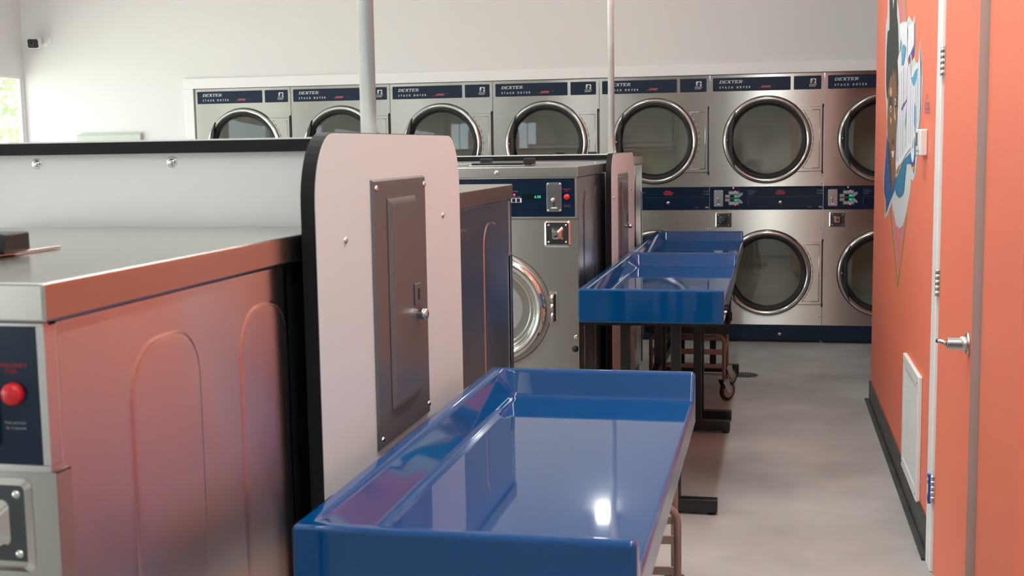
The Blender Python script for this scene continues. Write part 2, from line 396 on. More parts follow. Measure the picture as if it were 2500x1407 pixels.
paint('face_light', [oval(2175.5, 225, 3, 12), [(2184, 255), (2188, 290), (2186, 297), (2183, 285)], [(2173, 284), (2178, 290), (2177, 305), (2174, 300)]], (.55, .38, .20))
paint('eye_white', [oval(2175.5, 266, 1.9, 9), oval(2186.5, 248, 1.8, 9)], (.75, .76, .76))
paint('iris', [oval(2175.8, 267, 1.0, 5.5), oval(2186.6, 249, .9, 5.5)], (.02, .02, .025))
paint('lips', [[(2176.5, 366), (2182, 352), (2185, 360), (2184, 395), (2181, 404), (2178, 392)]], (.33, .12, .09))
paint('teeth', [[(2177.5, 369), (2184, 369), (2182, 385), (2179, 384)]], (.78, .78, .76))
paint('teal_drip', [[(2190, 436), (2198, 405), (2210, 388), (2225, 372), (2236, 345), (2243, 320), (2242, 365), (2235, 385), (2232, 425), (2228, 400), (2214, 400), (2210, 440), (2208, 468), (2202, 480), (2195, 483), (2188, 474), (2185, 455)],
                    [(2194, 232), (2196, 215), (2197, 260), (2194, 262)]], (.03, .20, .36))
zz = lambda pts, d, up: [(x, y) for x, y in pts] + [(x, y+(d if i % 2 else d*.45)) for i, (x, y) in reversed(list(enumerate(pts)))]
edge = [(2189 + i*3.4, 412 - i*9.0) for i in range(14)]
paint('yellow_edge', [zz([(x, y+17) for x, y in edge], 10, 0), oval(2229.5, 402, 4, 14)], (.72, .50, .07))
paint('red_edge', [zz([(x, y+9) for x, y in edge], 10, 0), oval(2229.5, 396, 4.4, 13), [(2220, 146), (2224, 140), (2224, 152), (2219, 160)], [(2227, 138), (2234, 120), (2233, 136), (2227, 148)]], (.50, .03, .045))
paint('purple_edge', [zz(edge, 12, 0), [(2218, 150), (2223, 132), (2223, 146), (2219, 152)], [(2226, 130), (2233.6, 112), (2233.4, 126), (2227, 140)], oval(2229.5, 392, 4.8, 13)], (.08, .07, .33))
W = [[(2194, 170), (2193, 150), (2195, 135), (2202, 120), (2203, 160), (2207, 162), (2212, 140), (2214, 120), (2217, 135), (2219, 64), (2223, 60), (2230, 55), (2233, 52), (2233, 108), (2225, 128), (2219, 142), (2219, 165), (2224, 150), (2226, 190), (2230, 165), (2236, 158), (2241, 152), (2244, 165), (2246.5, 110), (2250, 190), (2249, 250), (2246, 300), (2243, 315), (2236, 335), (2224, 362), (2212, 378), (2203, 396), (2194, 408), (2189, 420), (2188, 400), (2190, 330), (2194, 260), (2195, 200)],
     oval(2229.5, 365, 4.2, 32), [(2198, 60), (2205, 54), (2214, 54), (2217, 62), (2216, 118), (2205, 108), (2201, 96), (2199, 100)]]
paint('letter_fill', W, (.80, .81, .83))
paint('letter_shade', [[(2204, 112), (2208, 108), (2212, 112), (2211, 135), (2206, 160), (2202, 160)], [(2225, 190), (2230, 188), (2236, 172), (2243, 165), (2242, 185), (2238, 200), (2233, 212), (2229, 204)], [(2246.5, 108), (2249.5, 150), (2250, 190), (2247.5, 150)], [(2197, 130), (2201.5, 92), (2202, 104), (2199, 126)], [(2234, 250), (2238, 262), (2237, 330), (2233, 300)], [(2211, 300), (2214, 260), (2214, 290), (2212, 320)]], (.10, .38, .56))
ln = []
for (a, b_) in [((2198, 180), (2195, 395)), ((2203, 175), (2200, 385)), ((2208, 165), (2205, 380)), ((2212, 170), (2209, 370)), ((2217, 68), (2217, 150)), ((2217, 165), (2213, 362)), ((2222, 160), (2219, 355)), ((2226, 200), (2224, 350)), ((2233.6, 55), (2234, 115)), ((2231, 215), (2229, 330)), ((2237, 205), (2235, 325)), ((2242, 190), (2239, 312)), ((2246, 170), (2243.5, 300)), ((2249.8, 150), (2248, 280)), ((2193, 280), (2191, 395))]:
    ln.append(line(a, b_, .2+.12*(len(ln) % 3)))
ln += [[(2202, 268), (2206, 254), (2212, 248), (2217, 236), (2216, 246), (2210, 258), (2204, 270)], [(2229.5, 366), (2230.5, 330), (2231, 360)]]
paint('letter_outline', ln, (.13, .09, .28))
sgn = thing('painted_signature', 'tiny faint purple lettering painted on the orange wall right of the mural', 'lettering', (OX, 4.66, 1.56))
b = MB()
for (px, py, rw, rh) in [(2263.5, 236, 2.2, 7)]+[(2259.5+q*3.4, 256+(q % 2), 1.3, 7.5) for q in range(4)]+[(2259.5+q*3.4, 271+(q % 2), 1.3, 6) for q in range(4)]:
    for (ax0, ay0, ax1, ay1) in ((-rw, -rh, -rw+.5, rh), (rw-.5, -rh, rw, rh), (-rw, -rh, rw, -rh+1.6), (-rw, rh-1.6, rw, rh)):
        q = [onw(px+ax0, py+ay0), onw(px+ax1, py+ay0), onw(px+ax1, py+ay1), onw(px+ax0, py+ay1)]
        b.bm.faces.new([b.bm.verts.new((-.0006, y-4.66, z-1.56)) for y, z in q])
b.build('glyphs', pmat('paint_signature', (.50, .25, .34), .6), sgn)
th = thing('thermostat', 'white digital thermostat mounted on the orange wall below the mural lettering', 'thermostat', (OX, 4.70, 1.433))
MB().box(-.028, 0, -.065, .065, -.048, .048).build('housing', 'white_p', th, .006, 3)
MB().box(-.0292, -.0285, .005, .050, -.012, .036).build('display', pmat('lcd', (.16, .19, .17), .2), th)
for q in range(3): MB().box(-.0305, -.0285, -.050+q*.03, -.032+q*.03, -.034, -.026).build('button', 'grey_print', th)
vg = thing('vent_grille', 'white return-air vent grille set low in the orange wall', 'vent', (OX, 4.89, .345))
b = MB()
for q in ((-.27, -.215, -.235, .235), (.215, .27, -.235, .235), (-.215, .215, -.235, -.19), (-.215, .215, .19, .235)): b.box(-.016, -.0004, *q)
b.build('frame', 'white_p', vg, .003)
MB().box(-.003, -.0004, -.214, .214, -.189, .189).build('backing', pmat('vent_shadow', (.42, .42, .40), .8), vg)
b = MB()
for q in range(26):
    z = -.184+q*.0145; b.prism([(-.214, z), (.214, z), (.214, z+.003), (-.214, z+.003)], 0, -.013, -.003)
for q in range(18): b.box(-.0135, -.010, -.205+q*.024, -.201+q*.024, -.186, .186)
b.build('louvre', 'white_p', vg)
for (yy, zz_) in ((-.245, .21), (.245, .21), (-.245, -.21), (.245, -.21)): MB().dome((-.016, yy, zz_), .006, .003, 0, -1, 10).build('screw', 'chrome_soft', vg)

# ================================================================== stack dryers
def make_dryer():
    R = thing('stack_dryer', '', 'dryer')
    W_, H_ = DW, DH
    g_ = .002
    ZB0, ZB1 = .967, 1.130
    # front sheets: local front plane y=0, body behind
    b = MB(); plate_hole(b, g_, W_-g_, ZB1+.002, H_-.001, .404, 1.466, .272, 0)
    plate_hole(b, g_, W_-g_, .130, ZB0-.002, .412, .510, .272, 0)
    for z0, z1 in ((ZB1+.002, H_-.001), (.130, ZB0-.002)):
        b.box(g_, g_+.001, 0.0002, .04, z0, z1); b.box(W_-g_-.001, W_-g_, 0.0002, .04, z0, z1); b.box(g_, W_-g_, .0002, .04, z1-.001, z1)
    b.build('front_sheet', 'steel', R)
    b = MB().box(g_+.002, g_+.006, .04, .95, .02, H_-.004).box(W_-g_-.006, W_-g_-.002, .04, .95, .02, H_-.004).box(g_+.006, W_-g_-.006, .04, .95, H_-.008, H_-.004).box(g_+.006, W_-g_-.006, .946, .95, .02, H_-.01)
    b.build('case', 'steel_side', R)
    # header plates
    hp = MB().prism(rrect(.022, .566, 1.814, 1.909, .006), 1, -.0025, .0).build('header_panel', 'navy_hdr', R)
    b = MB(); slab(b, 'DEXTER', .066, -.003, 1.870, .0245, .0205); b.build('lettering', 'white_print', hp)
    b = MB(); put_text(b, 'STACK DRYER', .068, -.003, 1.834, .0195, bold=.0004, spacing=1.95); b.build('lettering', 'white_print', hp)
    b = MB(); put_text(b, 'EXPRESS', .362, -.003, 1.8345, .0195, shear=.5, bold=.0008, xs=.86)
    b.box(.345, .366, -.003, -.0027, 1.8345, 1.836); b.box(.448, .462, -.003, -.0027, 1.8475, 1.849); b.build('lettering', 'pink_print', hp)
    lp = MB().prism(rrect(.588, .777, 1.814, 1.909, .006), 1, -.0025, .0).build('logo_panel', 'navy_hdr', R)
    MB().prism(rrect(.702, .741, 1.855, 1.889, .006), 1, -.0031, -.0026).build('emblem', 'white_print', lp)
    horse = [(.706, 1.855), (.707, 1.868), (.713, 1.879), (.722, 1.884), (.727, 1.887), (.728, 1.883), (.733, 1.878), (.738, 1.868), (.736, 1.865), (.731, 1.868), (.727, 1.870), (.729, 1.862), (.731, 1.855)]
    MB().prism(horse, 1, -.0036, -.0032).build('horse_head', 'navy_hdr', lp)
    b = MB()
    for q in range(3): b.tube([(.708+q*.0025, -.0038, 1.857), (.709+q*.0025, -.0038, 1.868), (.715+q*.0025, -.0038, 1.877)], .0006, 4)
    slab(b, 'DEXTER', .693, -.003, 1.8435, .0078, .0085, shear=.25); put_text(b, 'LAUNDRY', .693, -.003, 1.8335, .0095, shear=.25, bold=.0002, spacing=1.05)
    b.build('lettering', 'white_print', lp)
    # doors
    def make_door(cx_, cz_):
        D = MB().lathe([(.272, .004), (.300, .004), (.306, -.004), (.306, -.022), (.300, -.031), (.291, -.034), (.281, -.030), (.275, -.018), (.272, .004)], (cx_, 0, cz_), 1, 72).build('door', 'chrome', R)
        MB().lathe([(.306, -.0012), (.3125, -.0012), (.3125, .0), (.306, 0)], (cx_, 0, cz_), 1, 72).build('seal', 'rubber', D)
        MB().lathe([(.2745, -.016), (.268, -.020), (.256, -.014), (.246, .004), (.240, .010), (.240, .016)], (cx_, 0, cz_), 1, 72).build('gasket', 'rubber', D)
        pr = [(0, -.001)]+[(.246*i/8, -.001+.005*(i/8)**2) for i in range(1, 9)]
        MB().lathe(pr, (cx_, 0, cz_), 1, 64).build('glass', 'glass', D)
        # hinge plate: right hand rectangle with a round cut-out
        pts = []
        for i in range(13):
            a = math.asin(.229/.309); a = a-2*a*i/12; pts.append((cx_+.309*math.cos(a), cz_+.309*math.sin(a)))
        pts = [(cx_+.383, cz_+.227)]+pts+[(cx_+.383, cz_-.227)]
        H = MB().prism(pts, 1, -.014, -.0005).build('hinge_plate', 'steel', D, .003, 2)
        p2 = []
        for i in range(11):
            a = math.asin(.205/.322); a = a-2*a*i/10; p2.append((cx_+.322*math.cos(a), cz_+.205*math.sin(a)/math.sin(math.asin(.205/.322))*(.205/.205)))
        p2 = [(cx_+.365, cz_+.205)]+[(x_, z_) for x_, z_ in [(cx_+.322*math.cos(a_), cz_+.322*math.sin(a_)) for a_ in [math.asin(.205/.322)*(1-2*i/10) for i in range(11)]]]+[(cx_+.365, cz_-.205)]
        n_ = len(p2); b_ = MB()
        for i in range(n_):
            a_, c_ = p2[i], p2[(i+1) % n_]; b_.tube([(a_[0], -.0135, a_[1]), (c_[0], -.0135, c_[1])], .0032, 6)
        b_.build('embossed_line', 'chrome', D)
        MB().box(cx_+.384, cx_+.391, -.012, -.0005, cz_-.236, cz_+.236).cyl((cx_+.3875, -.010, 0), .006, cz_+.226, cz_+.244, 2, 8).cyl((cx_+.3875, -.010, 0), .006, cz_-.244, cz_-.226, 2, 8).build('hinge_pin', 'black', D)
        # handle: dark bar bridging the ring on the left
        prof = [(-.222, .205), (-.262, .118), (-.262, -.118), (-.222, -.205), (-.232, -.10), (-.238, -.09), (-.238, .09), (-.232, .10)]
        MB().prism([(cx_+x_, cz_+z_) for x_, z_ in prof], 1, -.052, -.026).build('handle', 'black', D, .004, 2)
        MB().lathe([(0, -.03), (.006, -.03), (.006, -.01), (0, -.01)], (cx_-.277, 0, cz_), 1, 8).build('catch', 'chrome', D)
        # drum behind the glass
        MB().lathe([(.275, .012), (.275, .06), (.33, .09), (.33, .70), (.02, .70), (.012, .69), (0, .69)], (cx_, 0, cz_), 1, 48).build('drum', 'drum', R)
    make_door(.404, 1.466); make_door(.412, .510)
    # control band
    cb = MB().box(g_, W_-g_, -.004, .04, ZB0+.008, ZB1-.008).build('control_panel', 'navy', R)
    MB().box(g_, W_-g_, -.006, -.0005, ZB0, ZB0+.006).box(g_, W_-g_, -.006, -.0005, ZB1-.006, ZB1).build('trim_strip', 'navy_hdr', cb)
    cs = MB().prism(rrect(.034, .098, .989, 1.108, .006), 1, -.009, -.0042).build('coin_slot', 'coin_plate', cb, .001)
    # three levels only: slot and screws are sunk into separate small parts of the panel
    MB().box(.0635, .0675, -.0096, -.0092, 1.010, 1.040).build('slot', 'black', cb)
    MB().lathe([(.009, -.0092), (.009, -.018), (.0, -.020)], (.060, 0, 1.046), 1, 12).build('coin_guide', 'chrome', cb)
    MB().box(.055, .078, -.0115, -.0092, 1.003, 1.009).build('coin_lip', 'white_print', cb)
    for sx, sz in ((.040, 1.102), (.092, 1.102), (.040, .995), (.092, .995)): MB().dome((sx, -.0092, sz), .004, .003, 1, -1, 8).build('screw', 'chrome', cb)
    for z0, z1, zl, sg in ((1.053, 1.074, 1.0985, 1), (1.025, 1.046, 1.0005, -1)):
        zc = (z0+z1)/2
        pl = [(.113, z0), (.203, z0), (.213, zc-.0105*sg), (.236, zc+.012*sg), (.236, zc+.024*sg), (.220, zc+.024*sg), (.203, zc+.0105*sg), (.113, z1)] if sg > 0 else [(.113, z1), (.203, z1), (.213, zc+.0105), (.236, zc-.012), (.236, zc-.024), (.220, zc-.024), (.203, zc-.0105), (.113, z0)]
        MB().prism(pl, 1, -.0048, -.0042).build('readout_label', 'grey_print', cb)
        MB().box(.146, .203, -.0054, -.0049, z0+.002, z1-.002).build('display', 'disp', cb)
        b = MB(); put_text(b, '025', .1765, -.0058, z0+.0045, .017, bold=.0004, shear=.1, xs=.95); b.build('digits', 'green_led', cb)
        bz0, bz1 = (1.078, 1.098) if sg > 0 else (1.002, 1.022)
        for q in range(4):
            MB().box(.137+q*.0195, .152+q*.0195, -.0056, -.0042, bz0, bz1).build('button', 'grey_print', cb)
            MB().box(.1525+q*.0195, .156+q*.0195, -.0056, -.0042, bz0, bz1).build('button_divider', 'white_print', cb) if q < 3 else None
        MB().dome((.185, -.0042, zl), .0042, .003, 1, -1, 10).build('indicator_light', 'red_led', cb)
        b = MB()
        for q in range(4): b.box(.138+q*.021, .151+q*.021, -.0046, -.0042, zl+(.004 if sg > 0 else -.006), zl+(.006 if sg > 0 else -.004))
        b.build('lettering', 'dim_print', cb)
    MB().dome((.172, -.004, 1.122), .010, .012, 1, -1, 14).build('lock', 'chrome_soft', cb)
    MB().lathe([(.013, -.0042), (.013, -.008), (.009, -.010), (0, -.010)], (.503, 0, 1.017), 1, 16).build('lock', 'chrome_soft', cb)
    b = MB()
    for q, ln_ in enumerate((.040, .064, .054, .034, .042)): b.box(.274, .274+ln_, -.0046, -.0042, 1.103-q*.0075, 1.1055-q*.0075)
    b.box(.274, .2755, -.0046, -.0042, .993, 1.058); b.box(.274, .78, -.0046, -.0042, 1.0575, 1.0585)
    b.build('lettering', 'dim_print', cb)
    b = MB(); put_text(b, 'A PERIGO', .475, -.0046, 1.098, .0105, shear=.0, bold=.0003) if False else b.box(.478, .520, -.0046, -.0042, 1.099, 1.105)
    for q in range(3): b.box(.466+.004*q, .540-.004*q, -.0046, -.0042, 1.090-q*.008, 1.0945-q*.008)
    b.build('warning_print', 'red_print', cb)
    b = MB(); put_text(b, '3 x 10', .757, -.0046, 1.096, .0135, bold=.0002); put_text(b, '3 x 10', .757, -.0046, 1.076, .0135, bold=.0002)
    put_text(b, 'T-30X2', .690, -.0046, .980, .010); b.box(.770, .793, -.0046, -.0042, .979, .989)
    b.build('lettering', 'grey_print', cb)
    # coin box
    fr_ = MB(); o1 = rrect(.044, .158, .836, .946, .008); i1 = rrect(.050, .152, .842, .940, .005)
    A = [fr_.bm.verts.new((x, -.0005, z)) for x, z in o1]; B = [fr_.bm.verts.new((x, -.004, z)) for x, z in i1]; C_ = [fr_.bm.verts.new((x, .012, z)) for x, z in i1]
    n_ = len(o1)
    for i in range(n_):
        j = (i+1) % n_; fr_.bm.faces.new((A[i], A[j], B[j], B[i])); fr_.bm.faces.new((B[i], B[j], C_[j], C_[i]))
    cbx = fr_.build('coin_box', 'chrome', R)
    MB().box(.0505, .1515, -.0025, -.0006, .8425, .9395).build('face_plate', 'dark_plate', cbx)
    MB().raised(rrect(.070, .126, .864, .924, .012), rrect(.079, .117, .873, .914, .010), 1, -.0026, -.022).build('lock_housing', 'chrome', cbx)
    MB().lathe([(.010, -.0222), (.010, -.025), (0, -.025)], (.098, 0, .893), 1, 12).build('lock', 'dark_plate', cbx)
    for sx, sz in ((.064, .928), (.138, .928), (.064, .855), (.138, .855)): MB().dome((sx, -.0026, sz), .005, .004, 1, -1, 8).build('screw', 'chrome', cbx)
    kp = MB().box(g_, W_-g_, -.003, .04, .022, .128).build('kick_plate', 'navy_kick', R)
    MB().lathe([(.013, -.0032), (.013, -.008), (.009, -.011), (0, -.011)], (.507, 0, .062), 1, 16).build('lock', 'chrome_soft', kp)
    MB().box(g_+.01, W_-g_-.01, .03, .5, 0, .022).build('plinth', 'black', R)
    for sx in (.012, W_-.012):
        for sz in (1.148, 1.895, .828, .192): MB().dome((sx, -.0005, sz), .0055, .004, 1, -1, 8).build('screw', 'chrome', R)
    return R
LBL = ['leftmost stack dryer, against the white trim at the end of the row',
       'second stack dryer from the left, partly hidden by the thick near galvanized pole',
       'third stack dryer from the left, its round door rising behind the nearest pinkish end panel',
       'fourth stack dryer from the left, between the two galvanized poles above the far washers',
       'fifth stack dryer from the left, directly behind the farther galvanized pole',
       'sixth stack dryer from the left, fully seen upper door with an orange reflection',
       'rightmost stack dryer, cut off by the orange wall corner']
dr = make_dryer()
for i in range(NDR):
    d = dr if i == 0 else copy_tree(dr)
    d.location = (DX0+i*DW, YB, 0); d['label'] = LBL[i]; d['group'] = 'stack dryers along the back wall'

# ================================================================== washers
def make_washer(H, label, loc, rz):
    """front at y=0 facing -y, right side at x=0"""
    R = thing('washing_machine', label, 'washer', loc, rz, 'front-loading washers back to back in two rows')
    Wd, Dp = .72, .94
    T = H-.045
    P1, P0 = T-.004, T-.162          # control panel
    b = MB(); plate_hole(b, -Wd, 0, .10, P0-.010, -.36, .76, .205, .0)
    b.box(-.0015, 0, .0005, .03, .10, P0-.01).box(-Wd, -Wd+.0015, .0005, .03, .10, P0-.01).box(-Wd, 0, .0005, .03, P0-.0115, P0-.010)
    b.build('front_sheet', 'steel', R)
    MB().box(-Wd+.004, -.004, .02, .70, .11, T-.001).build('cabinet', 'steel_side', R, .004)
    MB().box(-Wd+.012, -.012, .701, Dp, .04, T-.004).build('rear_cover', 'black_metal', R)
    MB().box(-Wd+.02, -.02, .03, .90, 0, .098).build('plinth', 'black', R)
    top = MB().box(-Wd-.003, .003, -.008, Dp, T, H).build('top_cover', 'steel_top', R, .004, 3)
    MB().box(-Wd+.002, -.002, .004, .02, T-.0035, T-.0005).build('shadow_gap', 'black', R)
    for s_ in (0, 1):                 # pressed arches in both side sheets
        for a0, a1 in ((.175, .372), (.500, .690)):
            def arch(i_):
                r_ = .075-i_; t_ = H-.098-i_; zb = .22+i_; l, rr = a0+i_, a1-i_
                pts = []
                for q in range(9):
                    an = PI/2*q/8; pts.append((rr-r_+r_*math.cos(an), t_-r_+r_*math.sin(an)))
                for q in range(9):
                    an = PI/2+PI/2*q/8; pts.append((l+r_+r_*math.cos(an), t_-r_+r_*math.sin(an)))
                return pts+[(l, zb), (rr, zb)]
            xx = (-.0041, -.0008) if s_ == 0 else (-Wd+.0041, -Wd+.0008)
            ob = MB().raised(arch(0), arch(.011), 0, xx[0], xx[1]).build('embossed_panel', 'steel_side', R, .002, 2)
    # control panel
    cp_ = MB().box(-Wd+.012, -.012, -.003, .018, P0, P1).build('control_panel', 'navy', R)
    MB().box(-Wd+.002, -.002, -.006, .018, P0-.008, P0-.0005).box(-Wd+.002, -.002, -.006, .018, P1+.0003, P1+.0035).box(-.0115, -.002, -.005, .018, P0, P1).box(-Wd+.002, -Wd+.0115, -.005, .018, P0, P1).build('panel_frame', 'steel_side', cp_)
    zc = P1
    cs = MB().prism(rrect(-.129, -.066, zc-.138, zc-.017, .006), 1, -.009, -.0032).build('coin_slot', 'coin_plate', cp_, .001)
    MB().box(-.101, -.096, -.0098, -.0092, zc-.115, zc-.092).build('slot', 'black', cp_)
    MB().lathe([(.009, -.0092), (.009, -.020), (0, -.022)], (-.102, 0, zc-.088), 1, 14).build('coin_guide', 'chrome', cp_)
    MB().box(-.110, -.086, -.014, -.0092, zc-.124, zc-.119).build('coin_lip', 'white_print', cp_)
    for sx in (-.123, -.072):
        for sz in (zc-.023, zc-.132): MB().dome((sx, -.0092, sz), .0045, .003, 1, -1, 8).build('screw', 'chrome', cp_)
    MB().lathe([(.0128, -.0032), (.0128, -.010), (.010, -.0135), (0, -.0145)], (-.0445, 0, zc-.077), 1, 20).build('stop_button', 'red', cp_)
    b = MB(); put_text(b, 'EMERGENCY', -.0635, -.0036, zc-.047, .0065); b.build('lettering', 'red_print', cp_); b = MB(); put_text(b, 'STOP', -.0545, -.0036, zc-.054, .0065); b.build('lettering', 'red_print', cp_)
    b = MB(); put_text(b, 'Push and hold', -.0585, -.0036, zc-.112, .0047); b.build('lettering', 'grey_print', cp_); b = MB(); put_text(b, 'for 3 seconds', -.0575, -.0036, zc-.118, .0047); b.build('lettering', 'grey_print', cp_)
    MB().box(-.225, -.150, -.0038, -.0032, zc-.086, zc-.064).build('display', 'disp', cp_)
    b = MB(); put_text(b, '6.00', -.182, -.0042, zc-.081, .0165, bold=.0002); b.build('digits', 'green_led', cp_)
    MB().prism(rrect(-.300, -.236, zc-.099, zc-.080, .002), 1, -.0042, -.0032).build('button_frame', 'white_print', cp_)
    for q in range(3): MB().box(-.259-q*.0195+.003, -.246-q*.0195+.003, -.0062, -.0043, zc-.097, zc-.082).build('button', 'navy_hdr', cp_)
    MB().dome((-.267, -.0032, zc-.066), .0045, .003, 1, -1, 10).build('indicator_light', 'red_led', cp_)
    b = MB(); put_text(b, 'WASH TEMPERATURE', -.318, -.0036, zc-.055, .0068); b.build('lettering', 'grey_print', cp_); b = MB(); put_text(b, 'HOT   WARM   COLD', -.293, -.0036, zc-.077, .0055); b.build('lettering', 'grey_print', cp_)
    # coin box
    o1 = rrect(-.141, -.032, P0-.128, P0-.018, .010); i1 = rrect(-.134, -.039, P0-.121, P0-.025, .006)
    fr_ = MB(); n_ = len(o1)
    A = [fr_.bm.verts.new((x, -.0005, z)) for x, z in o1]; B = [fr_.bm.verts.new((x, -.005, z)) for x, z in i1]; C_ = [fr_.bm.verts.new((x, .012, z)) for x, z in i1]
    for i in range(n_):
        j = (i+1) % n_; fr_.bm.faces.new((A[i], A[j], B[j], B[i])); fr_.bm.faces.new((B[i], B[j], C_[j], C_[i]))
    cbx = fr_.build('coin_box', 'chrome', R)
    z0 = P0-.073
    MB().box(-.1335, -.0395, -.0030, -.0008, P0-.115, P0-.0255).build('face_plate', 'dark_plate', cbx)
    MB().raised(rrect(-.113, -.061, z0-.026, z0+.030, .010), rrect(-.105, -.077, z0-.020, z0+.012, .008), 1, -.0031, -.026).build('lock_housing', 'chrome', cbx)
    MB().lathe([(.0095, -.0262), (.0095, -.0285), (0, -.0285)], (-.091, 0, z0-.004), 1, 14).build('lock', 'dark_plate', cbx)
    for sx in (-.123, -.050):
        for sz in (z0+.037, z0-.033): MB().dome((sx, -.0031, sz), .0055, .004, 1, -1, 10).build('screw', 'chrome', cbx)
    # porthole door
    D = MB().lathe([(.203, .004), (.222, -.002), (.226, -.016), (.220, -.032), (.206, -.040), (.192, -.036), (.180, -.022), (.176, -.004), (.168, .004), (.158, -.006), (.150, .004), (.150, .03)], (-.36, 0, .76), 1, 64).build('door', 'chrome', R)
    MB().lathe([(0, .03), (.06, .028), (.11, .022), (.150, .010)], (-.36, 0, .76), 1, 48).build('glass', 'glass', D)
    MB().lathe([(.2035, .05), (.15, .06), (.15, .45), (0, .45)], (-.36, 0, .76), 1, 40).build('drum', 'drum', R)
    MB().lathe([(.240, -.0008), (.2425, -.0012), (.2425, -.0003)], (-.36, 0, .76), 1, 64).build('door_seam', 'black', D)
    hp = MB().prism(rrect(-.125, -.088, .70, .835, .010), 1, -.006, -.0005).build('hinge', 'steel_side', D, .002)
    MB().box(-.103, -.095, -.0075, -.0062, .712, .825).build('hinge_slot', 'black', D)
    b = MB()
    for q in range(3): b.cyl((-.111, -.012, 0), .0085, .712+q*.038, .712+q*.038+.0365, 2, 12)
    b.build('hinge_pin', 'chrome_soft', D)
    MB().dome((-.012, -.0005, .645), .010, .005, 1, -1, 12).build('screw', 'chrome', R)
    MB().dome((-.016, -.0005, .595), .014, .012, 1, -1, 12).build('vent_knob', 'black', R)
    MB().dome((-.36+.02, -.008, T+.022), .011, .006, 1, -1, 12).build('screw', 'chrome_soft', top)
    # soap compartment lid on top
    lid = MB().box(-.50, -.255, .16, .44, H+.0005, H+.006).build('soap_lid', 'steel_top', R, .002)
    MB().box(-.49, -.265, .165, .195, H+.0062, H+.016).build('lid_handle', 'black', lid, .003)
    for sx in (-.48, -.285): MB().box(sx, sx+.045, .28, .34, H+.0062, H+.034).build('hinge_block', 'black', lid, .004)
    return R
SX = -.79
make_washer(1.297, 'large steel washer at the left foreground with an orange-reflecting side', (SX, 1.213, 0), 0)
make_washer(1.326, 'steel washer facing away, side seen just right of the nearest pinkish end panel', (SX-.72, 3.70, 0), PI)
make_washer(1.357, 'steel washer facing the viewer with a round porthole door and green display', (SX, 5.01, 0), 0)
make_washer(1.372, 'washer at the back whose thin steel side shows right of the farther end panel', (SX-.72, 7.56, 0), PI)

# ================================================================== bulkheads between the washer rows
def bulkhead(x_face, yc, half_end, half_core, ztop, xlen, label, thick, screws, side_s, rc):
    R = thing('washer_bulkhead', label, 'partition', (x_face, yc, 0))
    # end panel: white face with rounded top corners, black edge band
    def outline(i_):
        w_ = half_end-i_; zt = ztop-i_; pts = []
        for q in range(11):
            a = PI/2*q/10; pts.append((w_-rc+rc*math.cos(a), zt-rc*1.25+rc*1.25*math.sin(a)))
        for q in range(11):
            a = PI/2+PI/2*q/10; pts.append((-w_+rc+rc*math.cos(a), zt-rc*1.25+rc*1.25*math.sin(a)))
        return pts+[(-w_, .0), (w_, .0)]
    MB().prism(outline(0), 0, -thick, -.0012).build('edge_band', 'black_edge', R)
    ep = MB().prism(outline(.0012), 0, -.0012, 0).build('end_panel', 'white_lam', R)
    for sy_, sz in side_s: MB().dome((0, sy_, sz), .0065, .005, 0, 1, 12).build('screw', 'chrome', ep)
    zc = ztop-.006
    MB().box(-xlen, -thick-.0005, -half_core, half_core, zc-.026, zc-.003).build('top_cap', 'black_edge', R)
    MB().box(-xlen, -thick-.0005, -half_core, half_core, zc-.003, zc).build('cap_laminate', 'white_lam', R)
    for s_ in (-1, 1):
        y0, y1 = (-half_core+.012, -half_core+.030) if s_ < 0 else (half_core-.030, half_core-.012)
        wp = MB().box(-xlen, -thick-.001, y0, y1, .02, zc-.0262).build('side_panel', 'white_lam', R)
        if s_ < 0:
            for xs_ in screws:
                ye = y0
                MB().dome((xs_, ye, zc-.043), .0075, .004, 1, -1, 14).lathe([(.0075, -.0002), (.0105, -.001), (.0105, 0)], (xs_, ye, zc-.043), 1, 14).build('screw', 'chrome', wp)
    return R
XE1, XE2 = -.75, -.75
bulkhead(XE1, 2.422, .484, .252, 1.469, 2.6, 'near white partition with black edging behind the foreground washer, rounded pinkish end panel', .026, (-.095, -.383, -.673, -.95), ((-.342, 1.277), (.321, 1.284)), .099)
bulkhead(XE2, 6.27, .485, .19, 1.403, 2.6, 'farther white partition with black edging, narrow rounded end panel beside the blue tables', .028, (-.12, -.45, -.8), ((-.395, 1.19), (.318, 1.205)), .10)
